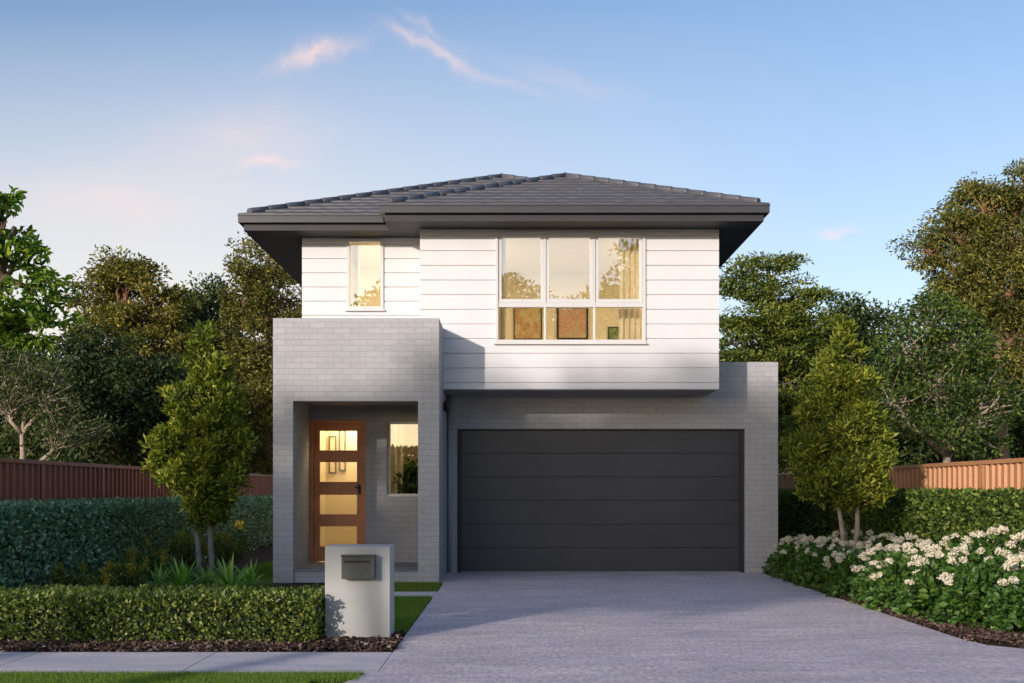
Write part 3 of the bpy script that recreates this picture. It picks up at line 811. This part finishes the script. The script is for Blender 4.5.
# strap-leaved plants and yellow tipped shrubs behind the low hedge
def strap(x, y, n, L, seed, label):
    rg = np.random.default_rng(seed); t = thing('strap_leaf_plant', (x, y, 0), label, 'plant', 'strap leaved plants behind the low hedge'); 
    V = []; Fc = []; T = []
    for k in range(n):
        a = rg.uniform(0, 6.28); lean = rg.uniform(.2, 1.25); l = L * rg.uniform(.7, 1.1); w = .024; tn = rg.normal(.5, .25)
        dx, dy = math.cos(a), math.sin(a); pr = None
        for i in range(6):
            f = i / 5; hr = l * (lean * f + .25 * f * f * lean); hz = l * (f * (1.15 - .45 * lean) - .55 * lean * f * f) ; ww = w * (1 - f ** 3) + .001
            b = len(V); V += [(dx * hr - dy * ww, dy * hr + dx * ww, hz + .004), (dx * hr + dy * ww, dy * hr - dx * ww, hz + .004)]; T += [tn, tn]
            if i: Fc.append((b - 2, b - 1, b + 1, b))
    me = bpy.data.meshes.new('foliage'); me.from_pydata(V, [], Fc)
    at_ = me.attributes.new('tint', 'FLOAT', 'POINT'); at_.data.foreach_set('value', np.clip(T, 0, 1)); me.update()
    link_mesh('foliage', me, M['l_strap'], t)
    mb = MB(); mb.tube([(x, y, 0), (x, y, .06)], [.04, .03], 8); mb.build('stem', M['bark_brown'], t)
for i, (px, Y, lab) in enumerate([(182, 15.4, 'fountain shaped strap leaf plant left of the young tree stems'), (230, 15.3, 'fountain shaped strap leaf plant right of the young tree stems'),
                                  (158, 15.9, 'smaller strap leaf plant at the left end of its row'), (206, 16.0, 'strap leaf plant right in front of the young tree stems'), (250, 15.9, 'strap leaf plant nearest the brick porch')]):
    strap((px - 512) * Y / F, Y, 70 if i < 2 else 45, .60 if i < 2 else .45, 300 + i, lab)
def tipshrub(x, y, h, r, seed, label, tips):
    rg = np.random.default_rng(seed); t = thing('low_shrub', (x, y, 0), label, 'shrub', 'low shrubs in the bed behind the front hedge'); mb = MB()
    n = 26; cc = []; tt = []
    for k in range(n):
        a = rg.uniform(0, 6.28); q = r * math.sqrt(rg.random()); px, py, pz_ = q * math.cos(a), q * math.sin(a), h * rg.uniform(.65, 1.05) * (1 - .3 * (q / r) ** 2)
        mb.tube([(x, y, 0), (x + px * .6, y + py * .6, pz_ * .5), (x + px, y + py, pz_)], [.007, .005, .003], 4, False)
        for j in range(4): cc.append((px * (.5 + .13 * j), py * (.5 + .13 * j), pz_ * (.45 + .17 * j)))
        tt.append((px, py, pz_))
    mb.build('stem', M['bark_brown'], t)
    link_mesh('foliage', leaves_clumps(rg, np.array(cc), np.full(len(cc), .075), 14, 1, .6, .05, .02, .5, droop=-.5), M['l_mid'], t)
    tt = np.array(tt)[:tips]
    if tips:
        for q in tt:
            s3 = np.stack([q + [0, 0, .03 * j] for j in range(4)])
            link_mesh('flower_spike', leaves_clumps(rg, s3, np.full(len(s3), .026), 18, 1.3, .3, .034, .017, .5, droop=-.6), M['l_yellow'], t)
for i, (px, Y, h, r, lab, tp) in enumerate([(70, 14.2, .42, .3, 'low leafy shrub against the tall hedge, furthest left in the bed', 4), (125, 14.6, .52, .32, 'low shrub with yellow spikes near the middle of the tall hedge', 7),
                                (150, 16.4, .60, .32, 'low shrub with yellow flower spikes left of the strap leaf plants', 8), (188, 18.4, .75, .35, 'yellow tipped shrub behind the young tree, to its left', 9),
                                (228, 18.6, .80, .4, 'yellow tipped shrub behind the young tree, to its right', 10), (98, 13.6, .40, .28, 'low shrub showing just above the front hedge', 3)]):
    tipshrub((px - 512) * Y / F, Y, h, r, 400 + i, lab, tp)

# ------------------------------------------------------------------ background trees
def bt(name, label, px, Y, lst, leaf, bark, seed, **k):
    g_ = k.pop('group', 'trees beyond the fences'); d = k.pop('depth', 1.0)
    return grow_tree(name, label, 'tree', ((px - 512) * Y / F, Y, -.05), px_lobes(Y, lst, d), M[leaf], M[bark], seed, group=g_, **k)
bt('broadleaf_tree', 'bright green broad leaved tree at the far left edge of the photo', -40, 22, [(-30, 230, 50, 45), (15, 258, 30, 22), (2, 212, 18, 22), (42, 285, 26, 18), (50, 312, 20, 14), (-10, 310, 55, 30), (30, 330, 30, 16)], 'l_bright', 'bark_brown', 51,
   trunk_r=.16, nclump=10, per=60, cr=.34, Lg=.17, Wd=.075, flat=.4, up=.9, limbs=.9, base_t=.5, shape='hex', droop=.1)
bt('pale_branched_tree', 'sparse tree with pale bare branches above the left fence', 18, 27, [(10, 400, 45, 40), (50, 395, 35, 40), (70, 430, 40, 30), (-20, 370, 40, 40), (30, 365, 30, 25)], 'l_grey', 'bark_pale', 52,
   trunk_r=.11, nclump=34, per=36, cr=.42, Lg=.11, Wd=.045, flat=.7, limbs=1, limb_r=1.2, base_t=.5)
bt('golden_tree', 'golden green tree with open crown, tallest in the left background', 125, 38, [(128, 285, 36, 28), (98, 300, 26, 24), (155, 300, 30, 26), (118, 268, 22, 16), (120, 335, 50, 36), (95, 375, 46, 36), (160, 350, 34, 36)], 'l_gold', 'bark_red', 53,
   trunk_r=.16, nclump=24, per=150, cr=.55, Lg=.15, Wd=.07, flat=.5, shell=.7)
bt('dark_tree', 'dark dense tree in front of the golden tree on the left', 120, 31, [(125, 395, 50, 45), (80, 400, 40, 45), (165, 400, 42, 45), (120, 440, 60, 35), (190, 440, 45, 35), (100, 360, 40, 30)], 'l_dark', 'bark_brown', 54,
   trunk_r=.25, nclump=42, per=130, cr=.6, Lg=.14, Wd=.07)
bt('olive_tree', 'small topped dark olive tree between the golden tree and the tall tree by the roof', 208, 42, [(205, 298, 24, 18), (215, 325, 32, 28), (195, 335, 32, 32), (210, 375, 46, 44), (180, 395, 50, 50)], 'l_dark', 'bark_brown', 55,
   trunk_r=.2, nclump=40, per=120, cr=.7, Lg=.17, Wd=.085, base_t=.6)
bt('tall_tree', 'tall brown green tree rising left of the roof eave', 268, 35, [(262, 268, 34, 26), (248, 300, 24, 30), (283, 300, 36, 34), (262, 345, 40, 40), (290, 380, 44, 50), (255, 405, 36, 50), (280, 440, 50, 40)], 'l_olive', 'bark_red', 56,
   trunk_r=.2, nclump=36, per=170, cr=.5, Lg=.12, Wd=.055, base_t=.5, shell=.7)
bt('layered_tree', 'green tree with layered boughs right of the house', 768, 33, [(768, 266, 30, 13), (746, 288, 32, 15), (794, 295, 34, 15), (768, 318, 48, 18), (808, 322, 26, 18), (745, 345, 40, 26), (790, 352, 46, 26), (765, 385, 50, 36), (775, 430, 55, 40)], 'l_layer', 'bark_brown', 61,
   trunk_r=.25, nclump=26, per=170, cr=.62, Lg=.13, Wd=.055, shell=.7, flat=.28, up=1.1, base_t=.55)
bt('dark_tree', 'dark tree behind the young tree on the right', 850, 38, [(848, 318, 22, 20), (870, 330, 30, 26), (835, 350, 32, 34), (870, 375, 44, 44), (830, 410, 50, 46), (880, 430, 60, 40)], 'l_dark', 'bark_brown', 62,
   trunk_r=.2, nclump=38, per=120, cr=.65, Lg=.16, Wd=.08, base_t=.65)
bt('pale_branched_tree', 'green tree with pale forking limbs above the right fence', 945, 29, [(930, 320, 36, 26), (905, 350, 36, 36), (960, 345, 40, 34), (935, 385, 50, 40), (985, 395, 40, 40), (890, 400, 34, 40), (960, 430, 60, 30)], 'l_mid', 'bark_pale', 63,
   trunk_r=.14, nclump=32, per=58, cr=.43, Lg=.13, Wd=.06, limbs=1, limb_r=1.4, base_t=.45)
bt('gum_tree', 'tall gum tree with reddish limbs at the right edge of the photo', 1005, 36, [(950, 235, 34, 24), (985, 205, 36, 26), (1022, 190, 36, 28), (925, 250, 20, 18), (1010, 245, 44, 28), (965, 270, 40, 22), (1040, 280, 50, 34), (1000, 300, 40, 24), (1060, 220, 40, 40), (1015, 335, 36, 30), (960, 300, 34, 20), (1000, 370, 40, 30)], 'l_gum', 'bark_red', 64,
   trunk_r=.28, nclump=24, per=170, cr=.6, Lg=.15, Wd=.05, limbs=1, limb_r=1.3, base_t=.55, droop=.3, shell=.7)
bt('dark_tree', 'dark leafy tree low behind the fence at the right edge', 1020, 40, [(1010, 400, 50, 50), (1050, 360, 50, 50), (960, 430, 60, 40), (1020, 450, 60, 30), (1030, 330, 50, 40), (985, 340, 40, 40), (940, 370, 40, 40), (910, 430, 40, 40)], 'l_dark', 'bark_brown', 65,
   trunk_r=.2, nclump=44, per=120, cr=.75, Lg=.18, Wd=.09, base_t=.7)
bt('dark_tree', 'dark leafy tree at the far left behind the pale branches', 20, 40, [(20, 390, 60, 50), (-30, 360, 60, 60), (60, 420, 60, 50), (0, 450, 70, 30)], 'l_dark', 'bark_brown', 57,
   trunk_r=.2, nclump=44, per=120, cr=.75, Lg=.18, Wd=.09, base_t=.7)
bt('dark_tree', 'dark low tree at the end of the left side fence', 240, 48, [(235, 420, 50, 45), (280, 400, 50, 60), (190, 440, 50, 40), (255, 460, 60, 30)], 'l_dark', 'bark_brown', 58,
   trunk_r=.2, nclump=40, per=120, cr=.85, Lg=.2, Wd=.1, base_t=.7)
bt('dark_tree', 'dark low tree at the end of the right side fence', 800, 48, [(790, 430, 50, 45), (840, 430, 60, 50), (760, 400, 50, 60), (810, 465, 60, 25)], 'l_dark', 'bark_brown', 66,
   trunk_r=.2, nclump=40, per=120, cr=.85, Lg=.2, Wd=.1, base_t=.7)

for nm, px, Y, lab, sd_ in (('dark_shrub', 60, 43, 'dark bushy shrub low behind the left fence', 91), ('dark_shrub', 165, 45, 'dark bushy shrub low behind the left fence near the young tree', 92),
                            ('dark_shrub', 905, 43, 'dark bushy shrub low behind the right fence near the young tree', 93), ('dark_shrub', 990, 42, 'dark bushy shrub low behind the right fence at the photo edge', 94)):
    grow_tree(nm, lab, 'shrub', ((px - 512) * Y / F, Y, -.05), px_lobes(Y, [(px, 462, 65, 26), (px - 35, 455, 40, 24), (px + 35, 450, 40, 28)]), M['l_dark'], M['bark_brown'], sd_,
              trunk_r=.12, nclump=40, per=90, cr=.8, Lg=.2, Wd=.1, base_t=.6, group='shrubs beyond the fences')

# street trees behind the photographer: they throw the shade on the lower front
def street(x, y, lobes, seed, label):
    return grow_tree('street_tree', label, 'tree', (x, y, 0), [(x + a, y + b, c, d, d, e) for a, b, c, d, e in lobes], M['l_mid'], M['bark_brown'], seed,
                     trunk_r=.2, nclump=52, per=120, cr=.75, Lg=.19, Wd=.11, group='street trees across the road')
s0 = street(-10.3, -4.3, [(0, 0, 7.0, 2.4, 1.7), (-1.6, .6, 7.0, 1.8, 1.5), (.7, -.5, 7.0, 1.7, 1.5), (-.3, 0, 8.5, 2.1, 1.4)], 71, 'street tree across the road, nearest the driveway axis')
def copy_tree(o, loc, lab, rz=0, sc=1):
    c = o.copy(); COL.objects.link(c); c.location = loc; c['label'] = lab; c.rotation_euler.z = rz; c.scale = (sc, sc, sc)
    for ch in o.children:
        k = ch.copy(); COL.objects.link(k); k.parent = c
    return c
copy_tree(s0, (-13.3, -4.6, 0), 'street tree across the road, second from the driveway axis', 1.9, 1.0)
copy_tree(s0, (-16.1, -4.2, 0), 'street tree across the road, furthest left', 4.0, .88)
street(-15.2, -7.6, [(0, 0, 9.0, 2.4, 1.1), (1.6, .3, 8.8, 1.5, 1.0)], 72, 'high crowned street tree added across the road for shade, behind the left pair')  # added tree, crown lifted to fill a gap in the front's shade
copy_tree(s0, (5.6, -6.5, 0), 'street tree across the road, right of the driveway axis', 2.6, 1.1)
copy_tree(s0, (-3.6, -11.5, 0), 'street tree set back across the road, left of the driveway axis', .7, 1.12)
copy_tree(s0, (.3, -12.3, 0), 'street tree set back across the road, on the driveway axis', 5.2, 1.03)
copy_tree(s0, (3.4, -13, 0), 'street tree set back across the road, right of the driveway axis', 3.3, 1.0)

# ------------------------------------------------------------------ sun, sky, camera
AZ = R(32); EL = R(14)
d = Vector((math.sin(AZ) * math.cos(EL), math.cos(AZ) * math.cos(EL), -math.sin(EL)))
sd = bpy.data.lights.new('sun', 'SUN'); sd.energy = 3.0; sd.angle = R(1.0); sd.color = (1, .88, .79)
so = bpy.data.objects.new('sun', sd); COL.objects.link(so); so.rotation_euler = d.to_track_quat('-Z', 'Y').to_euler(); so.location = (-20, -30, 20)

w = bpy.data.worlds.new('World'); S.world = w; w.use_nodes = True
nt = w.node_tree; nt.nodes.clear()
sky = N(nt, 'ShaderNodeTexSky'); sky.sky_type = 'NISHITA'; sky.sun_disc = False
sky.sun_elevation = EL; sky.sun_rotation = math.atan2(-d.x, -d.y); sky.altitude = 50; sky.air_density = 1.0; sky.dust_density = 1.2; sky.ozone_density = 1.5
tc = N(nt, 'ShaderNodeTexCoord'); sep = N(nt, 'ShaderNodeSeparateXYZ'); nt.links.new(tc.outputs['Generated'], sep.inputs[0])
def mth(op, a, b=None, clamp=False):
    m_ = N(nt, 'ShaderNodeMath', operation=op); m_.use_clamp = clamp
    for i, v in enumerate((a, b)):
        if v is None: continue
        if isinstance(v, (int, float)): m_.inputs[i].default_value = v
        else: nt.links.new(v, m_.inputs[i])
    return m_.outputs[0]
yy = mth('MAXIMUM', sep.outputs[1], .02)
u = mth('DIVIDE', sep.outputs[0], yy); v = mth('DIVIDE', sep.outputs[2], yy)
nz = noise(nt, 5.5, 6, .6, vec=tc.outputs['Generated']); nz2 = noise(nt, 16, 6, .65, vec=tc.outputs['Generated'])
du = mth('MULTIPLY', mth('SUBTRACT', nz2.outputs[0], .5), .07); dv = mth('MULTIPLY', mth('SUBTRACT', nz.outputs[0], .5), .10)
u2 = mth('ADD', u, du); v2 = mth('ADD', v, dv)
ff = mth('GREATER_THAN', sep.outputs[1], .05)
def wisp(px, py, ln, wd, ang, amt):
    cu = (px - 512) / F; cv = (HZ - py) / F; a = R(ang)
    x_ = mth('SUBTRACT', u2, cu); z_ = mth('SUBTRACT', v2, cv)
    al = mth('ADD', mth('MULTIPLY', x_, math.cos(a) / (ln / F)), mth('MULTIPLY', z_, math.sin(a) / (ln / F)))
    ac = mth('ADD', mth('MULTIPLY', x_, -math.sin(a) / (wd / F)), mth('MULTIPLY', z_, math.cos(a) / (wd / F)))
    r2 = mth('ADD', mth('MULTIPLY', al, al), mth('MULTIPLY', ac, ac))
    return mth('MULTIPLY', mth('EXPONENT', mth('MULTIPLY', r2, -1)), amt)
ws = [wisp(312, 50, 38, 9, 20, .8), wisp(415, 40, 34, 5, -30, .55), wisp(490, 78, 50, 5, -18, .25), wisp(440, 60, 45, 7, -26, .4), wisp(425, 30, 30, 5, -34, .3), wisp(262, 160, 26, 6, 5, .5), wisp(230, 135, 80, 30, 5, .35), wisp(832, 240, 16, 4, 0, .5), wisp(120, 200, 120, 30, 3, .35), wisp(560, 80, 60, 10, -18, .18)]
c = ws[0]
for x_ in ws[1:]: c = mth('ADD', c, x_)
streak = noise(nt, 14, 6, .7, vec=tc.outputs['Generated'], mapping=(1, 1, 4))
c = mth('MULTIPLY', c, mth('MULTIPLY', streak.outputs[0], 1.7), True); c = mth('MULTIPLY', c, ff)
# pale low air, stronger to the left
low = mth('MULTIPLY', mth('SUBTRACT', .42, v), 3.6, True)
left = mth('MAXIMUM', mth('MULTIPLY', mth('SUBTRACT', .40, u), 1.7, True), .22)
pale = mth('MULTIPLY', mth('MULTIPLY', low, left), ff)
SKY = 0.15
base = mixcol(nt, sky.outputs[0], (.95, .945, 1.02), 1, 'MULTIPLY')
k1 = mixcol(nt, base, (4.8, 4.55, 4.3), mth('MULTIPLY', pale, .95))
k2 = mixcol(nt, k1, (6.2, 4.3, 3.7), mth('MULTIPLY', c, .75))
bg = N(nt, 'ShaderNodeBackground'); bg.inputs[1].default_value = SKY; nt.links.new(k2, bg.inputs[0])
wo = N(nt, 'ShaderNodeOutputWorld'); nt.links.new(bg.outputs[0], wo.inputs[0])

cd = bpy.data.cameras.new('camera'); co = bpy.data.objects.new('camera', cd); COL.objects.link(co); S.camera = co
cd.sensor_width = 36; cd.lens = F / 1024 * 36; cd.shift_y = (HZ - 341.5) / 1024; cd.clip_end = 2000; cd.clip_start = .1
co.location = (0, 0, EYE); co.rotation_euler = (R(90), 0, 0)

S.render.engine = 'CYCLES'
S.view_settings.view_transform = 'Standard'; S.view_settings.look = 'None'; S.view_settings.exposure = .38; S.view_settings.gamma = 1
S.cycles.max_bounces = 8; S.cycles.transparent_max_bounces = 16
